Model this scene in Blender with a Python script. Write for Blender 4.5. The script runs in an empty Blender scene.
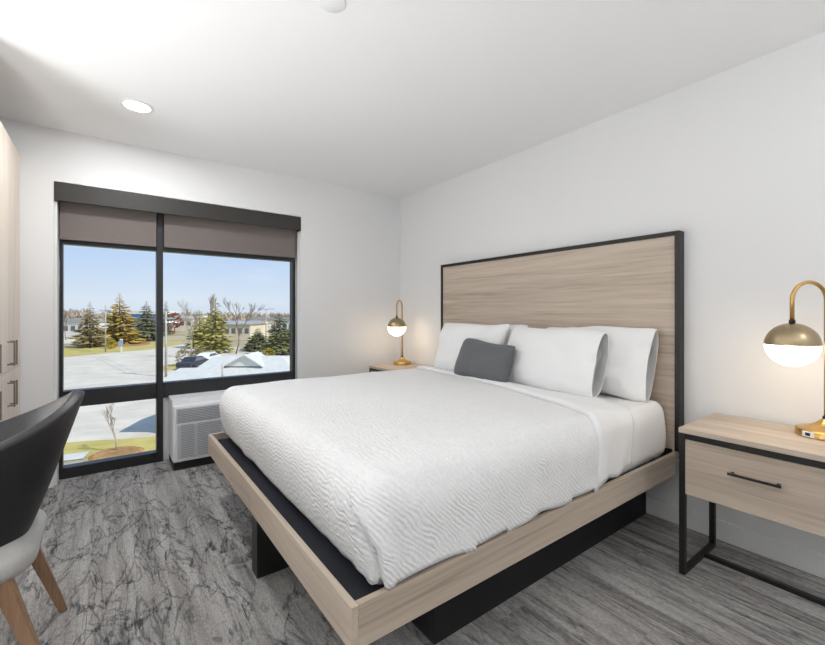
import bpy, bmesh, math, random
from mathutils import Vector, Matrix, noise

random.seed(7)
scene = bpy.context.scene
COL = scene.collection

# ------------------------------------------------------------------ camera
CAM_H, FOC, YAW, HOR, CX = 1.18, 410.0, math.radians(36.5), 313.7, 412.5
cam_data = bpy.data.cameras.new('camera')
cam_data.sensor_width = 36.0
cam_data.lens = FOC / 825.0 * 36.0
cam_data.shift_y = (HOR - 322.5) / 825.0
cam_data.clip_start = 0.05
cam_data.clip_end = 3000
cam = bpy.data.objects.new('camera', cam_data)
cam.location = (0, 0, CAM_H)
cam.rotation_euler = (math.pi / 2, 0, -YAW)
COL.objects.link(cam)
scene.camera = cam

# ------------------------------------------------------------------ world, sun, exposure
SUN_DIR = Vector((0.36, -0.62, 0.70)).normalized()      # towards the sun
w = bpy.data.worlds.new('sky')
scene.world = w
w.use_nodes = True
nt = w.node_tree
bg = nt.nodes['Background']
tc = nt.nodes.new('ShaderNodeTexCoord'); sx = nt.nodes.new('ShaderNodeSeparateXYZ'); nt.links.new(tc.outputs['Generated'], sx.inputs[0])
sr = nt.nodes.new('ShaderNodeValToRGB'); el = sr.color_ramp.elements
el[0].position = 0.0; el[0].color = (0.70, 0.78, 0.90, 1); el[1].position = 1.0; el[1].color = (0.22, 0.38, 0.74, 1)
for p_, c_ in ((0.03, (0.74, 0.82, 0.94, 1)), (0.09, (0.60, 0.74, 0.96, 1)), (0.18, (0.46, 0.65, 0.95, 1)), (0.45, (0.32, 0.50, 0.86, 1))):
    q_ = el.new(p_); q_.color = c_
nt.links.new(sx.outputs[2], sr.inputs[0])
cn = nt.nodes.new('ShaderNodeTexNoise'); cn.inputs['Scale'].default_value = 5.0; cn.inputs['Detail'].default_value = 5
cm = nt.nodes.new('ShaderNodeMapping'); cm.inputs['Scale'].default_value = (1, 1, 5); nt.links.new(tc.outputs['Generated'], cm.inputs[0]); nt.links.new(cm.outputs[0], cn.inputs['Vector'])
cr = nt.nodes.new('ShaderNodeMapRange'); cr.inputs['From Min'].default_value = 0.5; cr.inputs['From Max'].default_value = 0.8; cr.inputs['To Max'].default_value = 0.45
nt.links.new(cn.outputs['Fac'], cr.inputs['Value'])
mxs = nt.nodes.new('ShaderNodeMix'); mxs.data_type = 'RGBA'; nt.links.new(cr.outputs[0], mxs.inputs['Factor']); nt.links.new(sr.outputs[0], mxs.inputs[6]); mxs.inputs[7].default_value = (0.82, 0.87, 0.94, 1)
nt.links.new(mxs.outputs[2], bg.inputs[0])
bg.inputs[1].default_value = 1.0

sd = bpy.data.lights.new('sun', 'SUN')
sd.energy = 4.4
sd.angle = math.radians(0.6)
sd.color = (1.0, 0.95, 0.86)
sun = bpy.data.objects.new('sun', sd)
sun.rotation_euler = SUN_DIR.to_track_quat('Z', 'Y').to_euler()
sun.location = (20, -10, 30)
COL.objects.link(sun)

scene.view_settings.view_transform = 'Standard'
scene.view_settings.look = 'None'
scene.view_settings.exposure = 0.0
scene.view_settings.gamma = 1.0
scene.view_settings.use_curve_mapping = False

DOWNLIGHT_W = 2.5          # base power of the added ceiling lights behind the camera
FILL_UPLIGHT_W = (24.0, 20.0, 25.0)    # added unseen fill lamps: beside the chair, by the wardrobe, behind the camera
LAMP_EMIT = 8.5             # opal bowls of the bedside lamps

# ------------------------------------------------------------------ pixel helpers (direction only)
FWD = Vector((math.sin(YAW), math.cos(YAW), 0))
RGT = Vector((math.cos(YAW), -math.sin(YAW), 0))
EYE = Vector((0, 0, CAM_H))
def ray(x, y): return FWD + RGT * ((x - CX) / FOC) - Vector((0, 0, 1)) * ((y - HOR) / FOC)
def on_z(x, y, z): d = ray(x, y); return EYE + d * ((z - CAM_H) / d.z)
def on_y(x, y, Y): d = ray(x, y); return EYE + d * (Y / d.y)
def on_x(x, y, X): d = ray(x, y); return EYE + d * (X / d.x)
def at_depth(x, y, t): return EYE + ray(x, y) * t

# ------------------------------------------------------------------ materials
MATS = {}
def srgb(r, g, b):
    f = lambda c: (c / 255) / 12.92 if c / 255 <= 0.04045 else ((c / 255 + 0.055) / 1.055) ** 2.4
    return (f(r), f(g), f(b), 1)

class NT:
    def __init__(s, name):
        s.m = bpy.data.materials.new(name); s.m.use_nodes = True
        s.t = s.m.node_tree; s.b = s.t.nodes['Principled BSDF']; MATS[name] = s.m
    def n(s, typ, **kw):
        o = s.t.nodes.new(typ)
        for k, v in kw.items():
            if hasattr(o, k): setattr(o, k, v)
            else: o.inputs[k].default_value = v
        return o
    def l(s, a, b): s.t.links.new(a, b)
    def coords(s, scale=(1, 1, 1), src='Object', loc=None):
        c = s.n('ShaderNodeTexCoord'); mp = s.n('ShaderNodeMapping')
        mp.inputs['Scale'].default_value = scale
        s.l(c.outputs[src], mp.inputs['Vector'])
        return mp
    def ramp(s, fac, stops):
        r = s.n('ShaderNodeValToRGB'); e = r.color_ramp.elements
        e[0].position, e[0].color = stops[0]; e[1].position, e[1].color = stops[-1]
        for p, c in stops[1:-1]:
            x = e.new(p); x.color = c
        s.l(fac, r.inputs['Fac']); return r
    def bump(s, h, strength, dist):
        b = s.n('ShaderNodeBump'); b.inputs['Strength'].default_value = strength; b.inputs['Distance'].default_value = dist
        s.l(h, b.inputs['Height']); s.l(b.outputs[0], s.b.inputs['Normal']); return b

def plain(name, col, rough=0.6, metal=0.0, spec=0.5, noise_amt=0.04, nscale=30, bump=0.0):
    k = NT(name)
    k.b.inputs['Roughness'].default_value = rough
    k.b.inputs['Metallic'].default_value = metal
    k.b.inputs['Specular IOR Level'].default_value = spec
    mp = k.coords()
    nz = k.n('ShaderNodeTexNoise'); nz.inputs['Scale'].default_value = nscale; nz.inputs['Detail'].default_value = 3
    k.l(mp.outputs[0], nz.inputs['Vector'])
    lo = tuple(c * (1 - noise_amt) for c in col[:3]) + (1,); hi = tuple(min(1, c * (1 + noise_amt)) for c in col[:3]) + (1,)
    r = k.ramp(nz.outputs['Fac'], [(0.3, lo), (0.7, hi)])
    k.l(r.outputs[0], k.b.inputs['Base Color'])
    if bump: k.bump(nz.outputs['Fac'], bump, 0.003)
    return k.m

def wood(name, axis, light, mid, dark, rough=0.5, fine=1.0):
    k = NT(name)
    sc = [14 * fine, 14 * fine, 14 * fine]; sc[axis] = 0.5
    mp = k.coords(sc)
    oi = k.n('ShaderNodeObjectInfo')
    va = k.n('ShaderNodeVectorMath', operation='ADD'); vm = k.n('ShaderNodeVectorMath', operation='SCALE')
    cmb = k.n('ShaderNodeCombineXYZ')
    for i in range(3): k.l(oi.outputs['Random'], cmb.inputs[i])
    k.l(cmb.outputs[0], vm.inputs[0]); vm.inputs['Scale'].default_value = 37
    k.l(mp.outputs[0], va.inputs[0]); k.l(vm.outputs[0], va.inputs[1])
    n1 = k.n('ShaderNodeTexNoise'); n1.inputs['Scale'].default_value = 1.0; n1.inputs['Detail'].default_value = 6
    n1.inputs['Roughness'].default_value = 0.62; n1.inputs['Distortion'].default_value = 0.6
    k.l(va.outputs[0], n1.inputs['Vector'])
    n2 = k.n('ShaderNodeTexNoise'); n2.inputs['Scale'].default_value = 6.5; n2.inputs['Detail'].default_value = 3
    k.l(va.outputs[0], n2.inputs['Vector'])
    mx = k.n('ShaderNodeMath', operation='MULTIPLY_ADD'); mx.inputs[1].default_value = 0.35
    k.l(n2.outputs['Fac'], mx.inputs[0]); 
    sc2 = k.n('ShaderNodeMath', operation='MULTIPLY'); sc2.inputs[1].default_value = 0.75
    k.l(n1.outputs['Fac'], sc2.inputs[0]); k.l(sc2.outputs[0], mx.inputs[2])
    r = k.ramp(mx.outputs[0], [(0.36, dark), (0.5, mid), (0.66, light)])
    k.l(r.outputs[0], k.b.inputs['Base Color'])
    k.b.inputs['Roughness'].default_value = rough
    k.bump(n2.outputs['Fac'], 0.15, 0.001)
    return k.m

WL, WM, WD = srgb(204, 189, 172), srgb(185, 169, 152), srgb(153, 138, 122)
wood_x = wood('oak_grain_x', 0, WL, WM, WD)
wood_y = wood('oak_grain_y', 1, WL, WM, WD)
wood_pale = wood('pale_oak_grain_z', 2, srgb(240, 228, 215), srgb(230, 217, 203), srgb(214, 200, 186), 0.55, 1.6)
wood_leg = wood('walnut_leg', 2, srgb(160, 128, 100), srgb(142, 110, 84), srgb(116, 88, 66), 0.45, 2.0)
WALL = plain('white_wall_paint', srgb(236, 236, 236), 0.85, noise_amt=0.006, nscale=200, bump=0.02)
CEIL = plain('white_ceiling_paint', srgb(246, 246, 246), 0.9, noise_amt=0.006, nscale=200, bump=0.02)
TRIM = plain('white_trim', srgb(240, 240, 239), 0.5, noise_amt=0.01)
BLACK = plain('black_metal', srgb(24, 23, 22), 0.45, noise_amt=0.1)
BLACKP = plain('black_laminate', srgb(20, 20, 22), 0.6, noise_amt=0.1)
NAVY = plain('dark_platform_fabric', srgb(34, 36, 44), 0.85, noise_amt=0.2, nscale=150, bump=0.1)
BRONZE = plain('dark_bronze_aluminium', srgb(38, 39, 42), 0.4, noise_amt=0.06)
VALANCE = plain('bronze_valance', srgb(52, 49, 46), 0.55, noise_amt=0.05)
BRASS = plain('brushed_brass', srgb(206, 168, 104), 0.3, metal=1.0, noise_amt=0.06, nscale=60)
CHAMP = plain('champagne_metal', srgb(176, 158, 128), 0.34, metal=1.0, noise_amt=0.05, nscale=60)
STEEL = plain('brushed_nickel', srgb(150, 142, 132), 0.35, metal=1.0, noise_amt=0.05)
PLASTIC = plain('white_plastic', srgb(244, 245, 247), 0.45, noise_amt=0.01)
GRILLE = plain('grey_grille', srgb(200, 202, 206), 0.5, noise_amt=0.02)
DARKGAP = plain('dark_slot', srgb(70, 72, 76), 0.8)
LEATHER = plain('charcoal_leather', srgb(30, 29, 32), 0.45, noise_amt=0.12, nscale=120, bump=0.15)
SEATGREY = plain('pale_grey_upholstery', srgb(190, 188, 184), 0.6, noise_amt=0.05, nscale=160, bump=0.1)
PLUG = plain('usb_black', srgb(25, 25, 27), 0.4)

def fabric(name, col, nscale=420, bumpd=0.0006, rough=0.9):
    k = NT(name)
    mp = k.coords()
    nz = k.n('ShaderNodeTexNoise'); nz.inputs['Scale'].default_value = nscale; nz.inputs['Detail'].default_value = 2
    k.l(mp.outputs[0], nz.inputs['Vector'])
    lo = tuple(c * 0.93 for c in col[:3]) + (1,)
    r = k.ramp(nz.outputs['Fac'], [(0.3, lo), (0.7, col)])
    k.l(r.outputs[0], k.b.inputs['Base Color'])
    k.b.inputs['Roughness'].default_value = rough
    k.b.inputs['Specular IOR Level'].default_value = 0.2
    k.b.inputs['Sheen Weight'].default_value = 0.15
    k.bump(nz.outputs['Fac'], 0.5, bumpd)
    return k.m
LINEN = fabric('white_cotton', srgb(251, 251, 251))
CUSHION = fabric('charcoal_cushion_fabric', srgb(104, 106, 108), 300, 0.002)
SHADE = fabric('taupe_roller_fabric', srgb(126, 118, 114), 500, 0.0005)

def coverlet_mat():
    k = NT('white_rippled_coverlet')
    tc = k.n('ShaderNodeTexCoord'); sp = k.n('ShaderNodeSeparateXYZ'); k.l(tc.outputs['Object'], sp.inputs[0])
    s1 = k.n('ShaderNodeMath', operation='ADD'); k.l(sp.outputs[0], s1.inputs[0]); k.l(sp.outputs[2], s1.inputs[1])
    nz = k.n('ShaderNodeTexNoise'); nz.inputs['Scale'].default_value = 11; nz.inputs['Detail'].default_value = 3
    k.l(tc.outputs['Object'], nz.inputs['Vector'])
    # small zig-zag running along the bed's width
    wv = k.n('ShaderNodeMath', operation='MULTIPLY'); wv.inputs[1].default_value = 2 * math.pi / 0.055; k.l(sp.outputs[1], wv.inputs[0])
    sn = k.n('ShaderNodeMath', operation='SINE'); k.l(wv.outputs[0], sn.inputs[0])
    ph = k.n('ShaderNodeMath', operation='MULTIPLY_ADD'); ph.inputs[1].default_value = 2 * math.pi / 0.019; k.l(s1.outputs[0], ph.inputs[0])
    nm = k.n('ShaderNodeMath', operation='MULTIPLY'); nm.inputs[1].default_value = 24.0; k.l(nz.outputs['Fac'], nm.inputs[0])
    ad = k.n('ShaderNodeMath', operation='MULTIPLY_ADD'); ad.inputs[1].default_value = 0.9; k.l(sn.outputs[0], ad.inputs[0]); k.l(nm.outputs[0], ad.inputs[2])
    k.l(ad.outputs[0], ph.inputs[2])
    s2 = k.n('ShaderNodeMath', operation='SINE'); k.l(ph.outputs[0], s2.inputs[0])
    f = k.n('ShaderNodeTexNoise'); f.inputs['Scale'].default_value = 90; k.l(tc.outputs['Object'], f.inputs['Vector'])
    am = k.n('ShaderNodeTexNoise'); am.inputs['Scale'].default_value = 14; k.l(tc.outputs['Object'], am.inputs['Vector'])
    ar = k.n('ShaderNodeMapRange'); ar.inputs['From Min'].default_value = 0.35; ar.inputs['From Max'].default_value = 0.65; ar.inputs['To Min'].default_value = 0.12; ar.inputs['To Max'].default_value = 0.6; k.l(am.outputs['Fac'], ar.inputs['Value'])
    h = k.n('ShaderNodeMath', operation='MULTIPLY_ADD'); k.l(ar.outputs[0], h.inputs[1]); k.l(s2.outputs[0], h.inputs[0]); k.l(f.outputs['Fac'], h.inputs[2])
    r = k.ramp(f.outputs['Fac'], [(0.3, srgb(238, 238, 238)), (0.7, srgb(246, 246, 246))])
    k.l(r.outputs[0], k.b.inputs['Base Color'])
    k.b.inputs['Roughness'].default_value = 0.85; k.b.inputs['Specular IOR Level'].default_value = 0.25
    k.bump(h.outputs[0], 0.5, 0.005)
    return k.m
COVER = coverlet_mat()

def carpet_mat():
    k = NT('grey_veined_carpet')
    tc = k.n('ShaderNodeTexCoord'); oi = k.n('ShaderNodeObjectInfo')
    geo = k.n('ShaderNodeNewGeometry')
    cmb = k.n('ShaderNodeCombineXYZ')
    m1 = k.n('ShaderNodeMath', operation='MULTIPLY'); m1.inputs[1].default_value = 41.0; k.l(oi.outputs['Random'], m1.inputs[0])
    k.l(m1.outputs[0], cmb.inputs[2])
    va = k.n('ShaderNodeVectorMath', operation='ADD'); k.l(geo.outputs['Position'], va.inputs[0])
    vs = k.n('ShaderNodeVectorMath', operation='SCALE'); vs.inputs['Scale'].default_value = 0.005
    k.l(cmb.outputs[0], vs.inputs[0]); k.l(vs.outputs[0], va.inputs[1])
    def veins(scale, sx, sy, width, detail, dist):
        mp = k.n('ShaderNodeMapping'); mp.inputs['Scale'].default_value = (sx, sy, 1); k.l(va.outputs[0], mp.inputs['Vector'])
        n = k.n('ShaderNodeTexNoise'); n.inputs['Scale'].default_value = scale; n.inputs['Detail'].default_value = detail
        n.inputs['Distortion'].default_value = dist; n.inputs['Roughness'].default_value = 0.55
        k.l(mp.outputs[0], n.inputs['Vector'])
        s = k.n('ShaderNodeMath', operation='SUBTRACT'); s.inputs[1].default_value = 0.5; k.l(n.outputs['Fac'], s.inputs[0])
        a = k.n('ShaderNodeMath', operation='ABSOLUTE'); k.l(s.outputs[0], a.inputs[0])
        d = k.n('ShaderNodeMapRange'); d.inputs['From Min'].default_value = 0.0; d.inputs['From Max'].default_value = width
        d.inputs['To Min'].default_value = 1.0; d.inputs['To Max'].default_value = 0.0; k.l(a.outputs[0], d.inputs['Value'])
        return d.outputs['Result'], n.outputs['Fac']
    v1, c1 = veins(4.6, 1.8, 0.5, 0.028, 4.0, 0.7)
    v2, c2 = veins(9.0, 2.2, 0.26, 0.035, 3.0, 0.3)
    v3, c3 = veins(3.1, 1.5, 0.6, 0.020, 5.0, 0.9)
    v4, c4 = veins(5.0, 2.6, 0.16, 0.05, 4.0, 0.4)
    sxp = k.n('ShaderNodeSeparateXYZ'); k.l(geo.outputs['Position'], sxp.inputs[0])
    dr = k.n('ShaderNodeMapRange', interpolation_type='SMOOTHSTEP'); dr.inputs['From Min'].default_value = 0.5; dr.inputs['From Max'].default_value = 1.7; dr.inputs['To Max'].default_value = 0.78; k.l(sxp.outputs[0], dr.inputs['Value'])
    net = k.n('ShaderNodeMath', operation='ADD'); k.l(v1, net.inputs[0]); k.l(v3, net.inputs[1])
    n2_ = k.n('ShaderNodeMath', operation='MULTIPLY_ADD'); n2_.inputs[1].default_value = 0.55; k.l(v2, n2_.inputs[0]); k.l(net.outputs[0], n2_.inputs[2])
    st = k.n('ShaderNodeMath', operation='MULTIPLY_ADD'); st.inputs[1].default_value = 0.6; k.l(v2, st.inputs[0]); k.l(v4, st.inputs[2])
    mx2 = k.n('ShaderNodeMix'); k.l(dr.outputs[0], mx2.inputs[0]); k.l(n2_.outputs[0], mx2.inputs[2]); k.l(st.outputs[0], mx2.inputs[3])
    # broad tone + fibre speckle
    mpf = k.n('ShaderNodeMapping'); mpf.inputs['Scale'].default_value = (230, 60, 60); k.l(va.outputs[0], mpf.inputs['Vector'])
    nf = k.n('ShaderNodeTexNoise'); nf.inputs['Scale'].default_value = 1.0; nf.inputs['Detail'].default_value = 2; k.l(mpf.outputs[0], nf.inputs['Vector'])
    mpb = k.n('ShaderNodeMapping'); mpb.inputs['Scale'].default_value = (16, 1.3, 1); k.l(va.outputs[0], mpb.inputs['Vector'])
    nb = k.n('ShaderNodeTexNoise'); nb.inputs['Scale'].default_value = 1.0; nb.inputs['Detail'].default_value = 4; k.l(mpb.outputs[0], nb.inputs['Vector'])
    base = k.ramp(nb.outputs['Fac'], [(0.32, srgb(144, 141, 138)), (0.5, srgb(168, 165, 162)), (0.66, srgb(187, 184, 181))])
    mc = k.n('ShaderNodeMix', data_type='RGBA', blend_type='MIX')
    vm = k.n('ShaderNodeMath', operation='MULTIPLY', use_clamp=True); vm.inputs[1].default_value = 0.62; k.l(mx2.outputs[0], vm.inputs[0])
    k.l(vm.outputs[0], mc.inputs['Factor']); k.l(base.outputs[0], mc.inputs[6]); mc.inputs[7].default_value = srgb(80, 79, 80)
    sp = k.ramp(nf.outputs['Fac'], [(0.3, (0.72, 0.72, 0.72, 1)), (0.7, (1.18, 1.18, 1.18, 1))])
    ml = k.n('ShaderNodeMix', data_type='RGBA', blend_type='MULTIPLY'); ml.inputs['Factor'].default_value = 1.0
    k.l(mc.outputs[2], ml.inputs[6]); k.l(sp.outputs[0], ml.inputs[7])
    k.l(ml.outputs[2], k.b.inputs['Base Color'])
    k.b.inputs['Roughness'].default_value = 0.95; k.b.inputs['Specular IOR Level'].default_value = 0.1
    k.bump(nf.outputs['Fac'], 0.6, 0.003)
    return k.m
CARPET = carpet_mat()

def glass_mat():
    k = NT('window_glass'); t = k.t
    out = [n for n in t.nodes if n.type == 'OUTPUT_MATERIAL'][0]
    tr = k.n('ShaderNodeBsdfTransparent'); tr.inputs[0].default_value = (0.97, 0.985, 0.985, 1)
    gl = k.n('ShaderNodeBsdfGlossy'); gl.inputs['Roughness'].default_value = 0.02
    fr = k.n('ShaderNodeFresnel'); fr.inputs[0].default_value = 1.45
    m = k.n('ShaderNodeMath', operation='MULTIPLY'); m.inputs[1].default_value = 0.6; k.l(fr.outputs[0], m.inputs[0])
    mx = k.n('ShaderNodeMixShader'); k.l(m.outputs[0], mx.inputs[0]); k.l(tr.outputs[0], mx.inputs[1]); k.l(gl.outputs[0], mx.inputs[2])
    k.l(mx.outputs[0], out.inputs[0]); return k.m
GLASS = glass_mat()

def emit(name, col, strength):
    k = NT(name); k.b.inputs['Base Color'].default_value = (0.9, 0.9, 0.88, 1)
    k.b.inputs['Emission Color'].default_value = col; k.b.inputs['Emission Strength'].default_value = strength
    return k.m
OPAL = emit('lit_opal_glass', (1.0, 0.80, 0.57, 1), LAMP_EMIT)
LED = emit('lit_led_lens', (1.0, 0.97, 0.93, 1), 12.0)

# ------------------------------------------------------------------ mesh helpers
def link(o, parent=None):
    COL.objects.link(o)
    if parent is not None: o.parent = parent
    return o
def tag(o, label=None, cat=None, group=None, kind=None):
    if label: o['label'] = label
    if cat: o['category'] = cat
    if group: o['group'] = group
    if kind: o['kind'] = kind
    return o
def empty(name, loc=(0, 0, 0), rz=0.0):
    o = bpy.data.objects.new(name, None); o.location = loc; o.rotation_euler = (0, 0, rz)
    o.empty_display_size = 0.1
    return link(o)
def mesh_obj(name, bm, mat, parent=None, smooth=False):
    bmesh.ops.recalc_face_normals(bm, faces=bm.faces)
    me = bpy.data.meshes.new(name); bm.to_mesh(me); bm.free()
    me.materials.append(mat)
    if smooth:
        for p in me.polygons: p.use_smooth = True
    return link(bpy.data.objects.new(name, me), parent)
def add_box(bm, lo, hi, bev=0.0):
    b = bmesh.new()
    bmesh.ops.create_cube(b, size=1)
    for v in b.verts:
        v.co = Vector([lo[i] + (v.co[i] + 0.5) * (hi[i] - lo[i]) for i in range(3)])
    if bev: bmesh.ops.bevel(b, geom=list(b.edges), offset=bev, segments=2, affect='EDGES', profile=0.5)
    vm = {v: bm.verts.new(v.co) for v in b.verts}
    for f in b.faces: bm.faces.new([vm[v] for v in f.verts])
    b.free()
def box(name, lo, hi, mat, parent=None, bev=0.002):
    bm = bmesh.new(); add_box(bm, lo, hi, bev); return mesh_obj(name, bm, mat, parent)
def add_tube(bm, pts, rads, seg=10, caps=True):
    pts = [Vector(p) for p in pts]
    if not isinstance(rads, (list, tuple)): rads = [rads] * len(pts)
    rings = []; prev = None
    for i, p in enumerate(pts):
        d = (pts[min(i + 1, len(pts) - 1)] - pts[max(i - 1, 0)]).normalized()
        if prev is None:
            a = Vector((1, 0, 0)) if abs(d.x) < 0.9 else Vector((0, 1, 0))
            u = d.cross(a).normalized()
        else:
            u = (prev - d * prev.dot(d)).normalized()
        prev = u; v = d.cross(u)
        rings.append([bm.verts.new(p + (u * math.cos(2 * math.pi * k / seg) + v * math.sin(2 * math.pi * k / seg)) * rads[i]) for k in range(seg)])
    for a, b in zip(rings, rings[1:]):
        for k in range(seg): bm.faces.new((a[k], a[(k + 1) % seg], b[(k + 1) % seg], b[k]))
    if caps:
        bm.faces.new(rings[0][::-1]); bm.faces.new(rings[-1])
def tube(name, pts, r, mat, parent=None, seg=12):
    bm = bmesh.new(); add_tube(bm, pts, r, seg); return mesh_obj(name, bm, mat, parent, True)
def add_lathe(bm, prof, seg=32, c=(0, 0, 0), close=False):
    rings = []
    for r, z in prof:
        if r < 1e-6: rings.append([bm.verts.new((c[0], c[1], c[2] + z))])
        else: rings.append([bm.verts.new((c[0] + r * math.cos(2 * math.pi * k / seg), c[1] + r * math.sin(2 * math.pi * k / seg), c[2] + z)) for k in range(seg)])
    for a, b in zip(rings, rings[1:]):
        for k in range(seg):
            k2 = (k + 1) % seg
            if len(a) == 1 and len(b) == 1: break
            if len(a) == 1: bm.faces.new((a[0], b[k2], b[k]))
            elif len(b) == 1: bm.faces.new((a[k], a[k2], b[0]))
            else: bm.faces.new((a[k], a[k2], b[k2], b[k]))
def lathe(name, prof, mat, parent=None, seg=32, c=(0, 0, 0)):
    bm = bmesh.new(); add_lathe(bm, prof, seg, c); o = mesh_obj(name, bm, mat, parent, True)
    return o
def sharp(o, deg=35):
    me = o.data
    me.set_sharp_from_angle(angle=math.radians(deg))
    return o

def soft_box(lo, hi, r, n, fn=None, keep=None):
    """rounded box on a grid; r = (rx, ry, rz) corner radii; fn(p, normal) moves points; keep(face dir) filters sides"""
    lo = Vector(lo); hi = Vector(hi); verts = {}; bm = bmesh.new()
    def place(p):
        key = (round(p.x, 5), round(p.y, 5), round(p.z, 5))
        if key in verts: return verts[key]
        c = Vector([min(max(p[i], lo[i] + r[i]), hi[i] - r[i]) for i in range(3)])
        d = Vector([(p[i] - c[i]) / r[i] for i in range(3)])
        nrm = d.normalized()
        q = Vector([c[i] + nrm[i] * r[i] for i in range(3)])
        if fn: q = fn(q, nrm)
        v = bm.verts.new(q); verts[key] = v; return v
    def steps(i):
        # denser sampling inside the rounded zones
        k = 7
        a = [lo[i] + r[i] * (1 - math.cos(math.pi / 2 * j / k) ** 1.0) for j in range(k)] if False else [lo[i] + r[i] * (1 - math.tan(math.pi / 4 * (1 - j / k))) for j in range(k)]
        m = max(2, int((hi[i] - lo[i] - 2 * r[i]) / n)) if hi[i] - lo[i] - 2 * r[i] > 1e-4 else 1
        b = [lo[i] + r[i] + (hi[i] - lo[i] - 2 * r[i]) * j / m for j in range(m + 1)] if m > 1 else [lo[i] + r[i]]
        c = [lo[i] + hi[i] - x for x in a][::-1]
        return a + b + c
    S = [steps(i) for i in range(3)]
    for ax in range(3):
        u, v = (ax + 1) % 3, (ax + 2) % 3
        for side in (0, 1):
            if keep and not keep(ax, side): continue
            for i in range(len(S[u]) - 1):
                for j in range(len(S[v]) - 1):
                    q = []
                    for di, dj in ((0, 0), (1, 0), (1, 1), (0, 1)):
                        p = Vector((0, 0, 0)); p[ax] = (lo if side == 0 else hi)[ax]; p[u] = S[u][i + di]; p[v] = S[v][j + dj]
                        q.append(place(p))
                    if len(set(q)) >= 3:
                        try: bm.faces.new(q if side else q[::-1])
                        except ValueError: pass
    return bm

# ------------------------------------------------------------------ the room
XR, YB, XL, YF, HC = 2.57, 3.70, -1.07, -2.6, 2.44
OX0, OX1, OZ1 = -0.303, 1.442, 2.085             # window opening
WT = 0.26
def struct(o): o['kind'] = 'structure'; return o
floor = struct(box('floor', (XL - WT, YF - WT, -0.12), (XR + WT, YB + WT, -0.006), BLACKP, bev=0))
struct(box('ceiling', (XL - WT, YF - WT, HC), (XR + WT, YB + WT, HC + 0.15), CEIL, bev=0))
struct(box('wall_right', (XR, YF - WT, -0.006), (XR + WT, YB, HC), WALL, bev=0))
struct(box('wall_left', (XL - WT, YF - WT, -0.006), (XL, YB, HC), WALL, bev=0))
struct(box('wall_front', (XL, YF - WT, -0.006), (XR, YF, HC), WALL, bev=0))
bm = bmesh.new()
add_box(bm, (XL - WT, YB, -0.006), (OX0, YB + WT, HC))
add_box(bm, (OX1, YB, -0.006), (XR + WT, YB + WT, HC))
add_box(bm, (OX0, YB, OZ1), (OX1, YB + WT, HC))
struct(mesh_obj('wall_back', bm, WALL))

# carpet planks
PW, PL = 0.25, 1.0
bm = bmesh.new(); add_box(bm, (0, 0, -0.006), (PW - 0.0006, PL - 0.0006, 0.0), 0)
bmesh.ops.bevel(bm, geom=[e for e in bm.edges if all(v.co.z > -0.001 for v in e.verts)], offset=0.0012, segments=1, affect='EDGES')
bm.normal_update()
plank_me = bpy.data.meshes.new('carpet_plank'); bm.to_mesh(plank_me); bm.free(); plank_me.materials.append(CARPET)
nx = int(math.ceil((XR - XL) / PW))
for i in range(nx):
    off = (i * 0.37) % 1.0
    y = YF - off
    while y < YB + WT:
        y0, y1 = max(y, YF), min(y + PL, YB + 0.16)
        if y1 - y0 > 0.02:
            o = bpy.data.objects.new('carpet_plank', plank_me)
            o.location = (XL + i * PW, y0, 0); o.scale = (min(1, (XR - XL - i * PW) / PW), (y1 - y0) / PL, 1)
            link(o, floor)
        y += PL

# skirting
def skirting(name, a, b, axis):
    bm = bmesh.new()
    if axis == 'y':
        add_box(bm, (XR - 0.014, a, 0.0), (XR, b, 0.104), 0.003)
    else:
        add_box(bm, (a, YB - 0.014, 0.0), (b, YB, 0.104), 0.003)
    return struct(mesh_obj(name, bm, TRIM))
skirting('baseboard_right', YF, YB, 'y')
bm = bmesh.new()
add_box(bm, (-0.47, YB - 0.014, 0), (OX0, YB, 0.104), 0.003); add_box(bm, (OX1, YB - 0.014, 0), (XR - 0.014, YB, 0.104), 0.003)
struct(mesh_obj('baseboard_back', bm, TRIM))

# ------------------------------------------------------------------ window
FY0, FY1 = 3.83, 3.91            # frame depth
def zy(x, y): return on_y(x, y, FY0).z
def xy(x): return on_y(x, 300, FY0).x
win = struct(empty('window_1', (OX0, FY0, 0)))
def wbox(name, lo, hi, mat, bev=0.003):
    o = box(name, tuple(Vector(lo) - win.location), tuple(Vector(hi) - win.location), mat, win, bev); return o
MX0, MX1 = xy(156.5), xy(163.0)          # mullion
ZT1, ZT0 = zy(156, 383.5), zy(156, 398.5)  # transom top / bottom
ZB = zy(62, 468.5)                        # bottom of lower glass
GX0, GX1 = xy(62.8), xy(292.6)
ZH = zy(63, 243.5)                         # head of glass
JL = 0.016
wbox('frame_bar', (OX0 + JL, FY0, 0.0), (GX0, FY1, OZ1), BRONZE)
wbox('frame_bar', (GX1, FY0, 0.0), (OX1 - 0.004, FY1, OZ1), BRONZE)
wbox('jamb_liner', (OX0, YB + 0.02, 0.0), (OX0 + JL, FY1, OZ1 - 0.13), TRIM)
wbox('jamb_liner', (OX0, FY0, OZ1 - 0.13), (OX0 + JL, FY1, OZ1), TRIM)
wbox('jamb_liner', (OX1 - 0.004, FY0, OZ1 - 0.13), (OX1, FY1, OZ1), TRIM)
wbox('jamb_liner', (OX1 - 0.004, YB + 0.02, 0.0), (OX1, FY1, OZ1 - 0.13), TRIM)
wbox('mullion', (MX0, FY0 - 0.012, 0.0), (MX1, FY1, OZ1), BRONZE)
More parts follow.
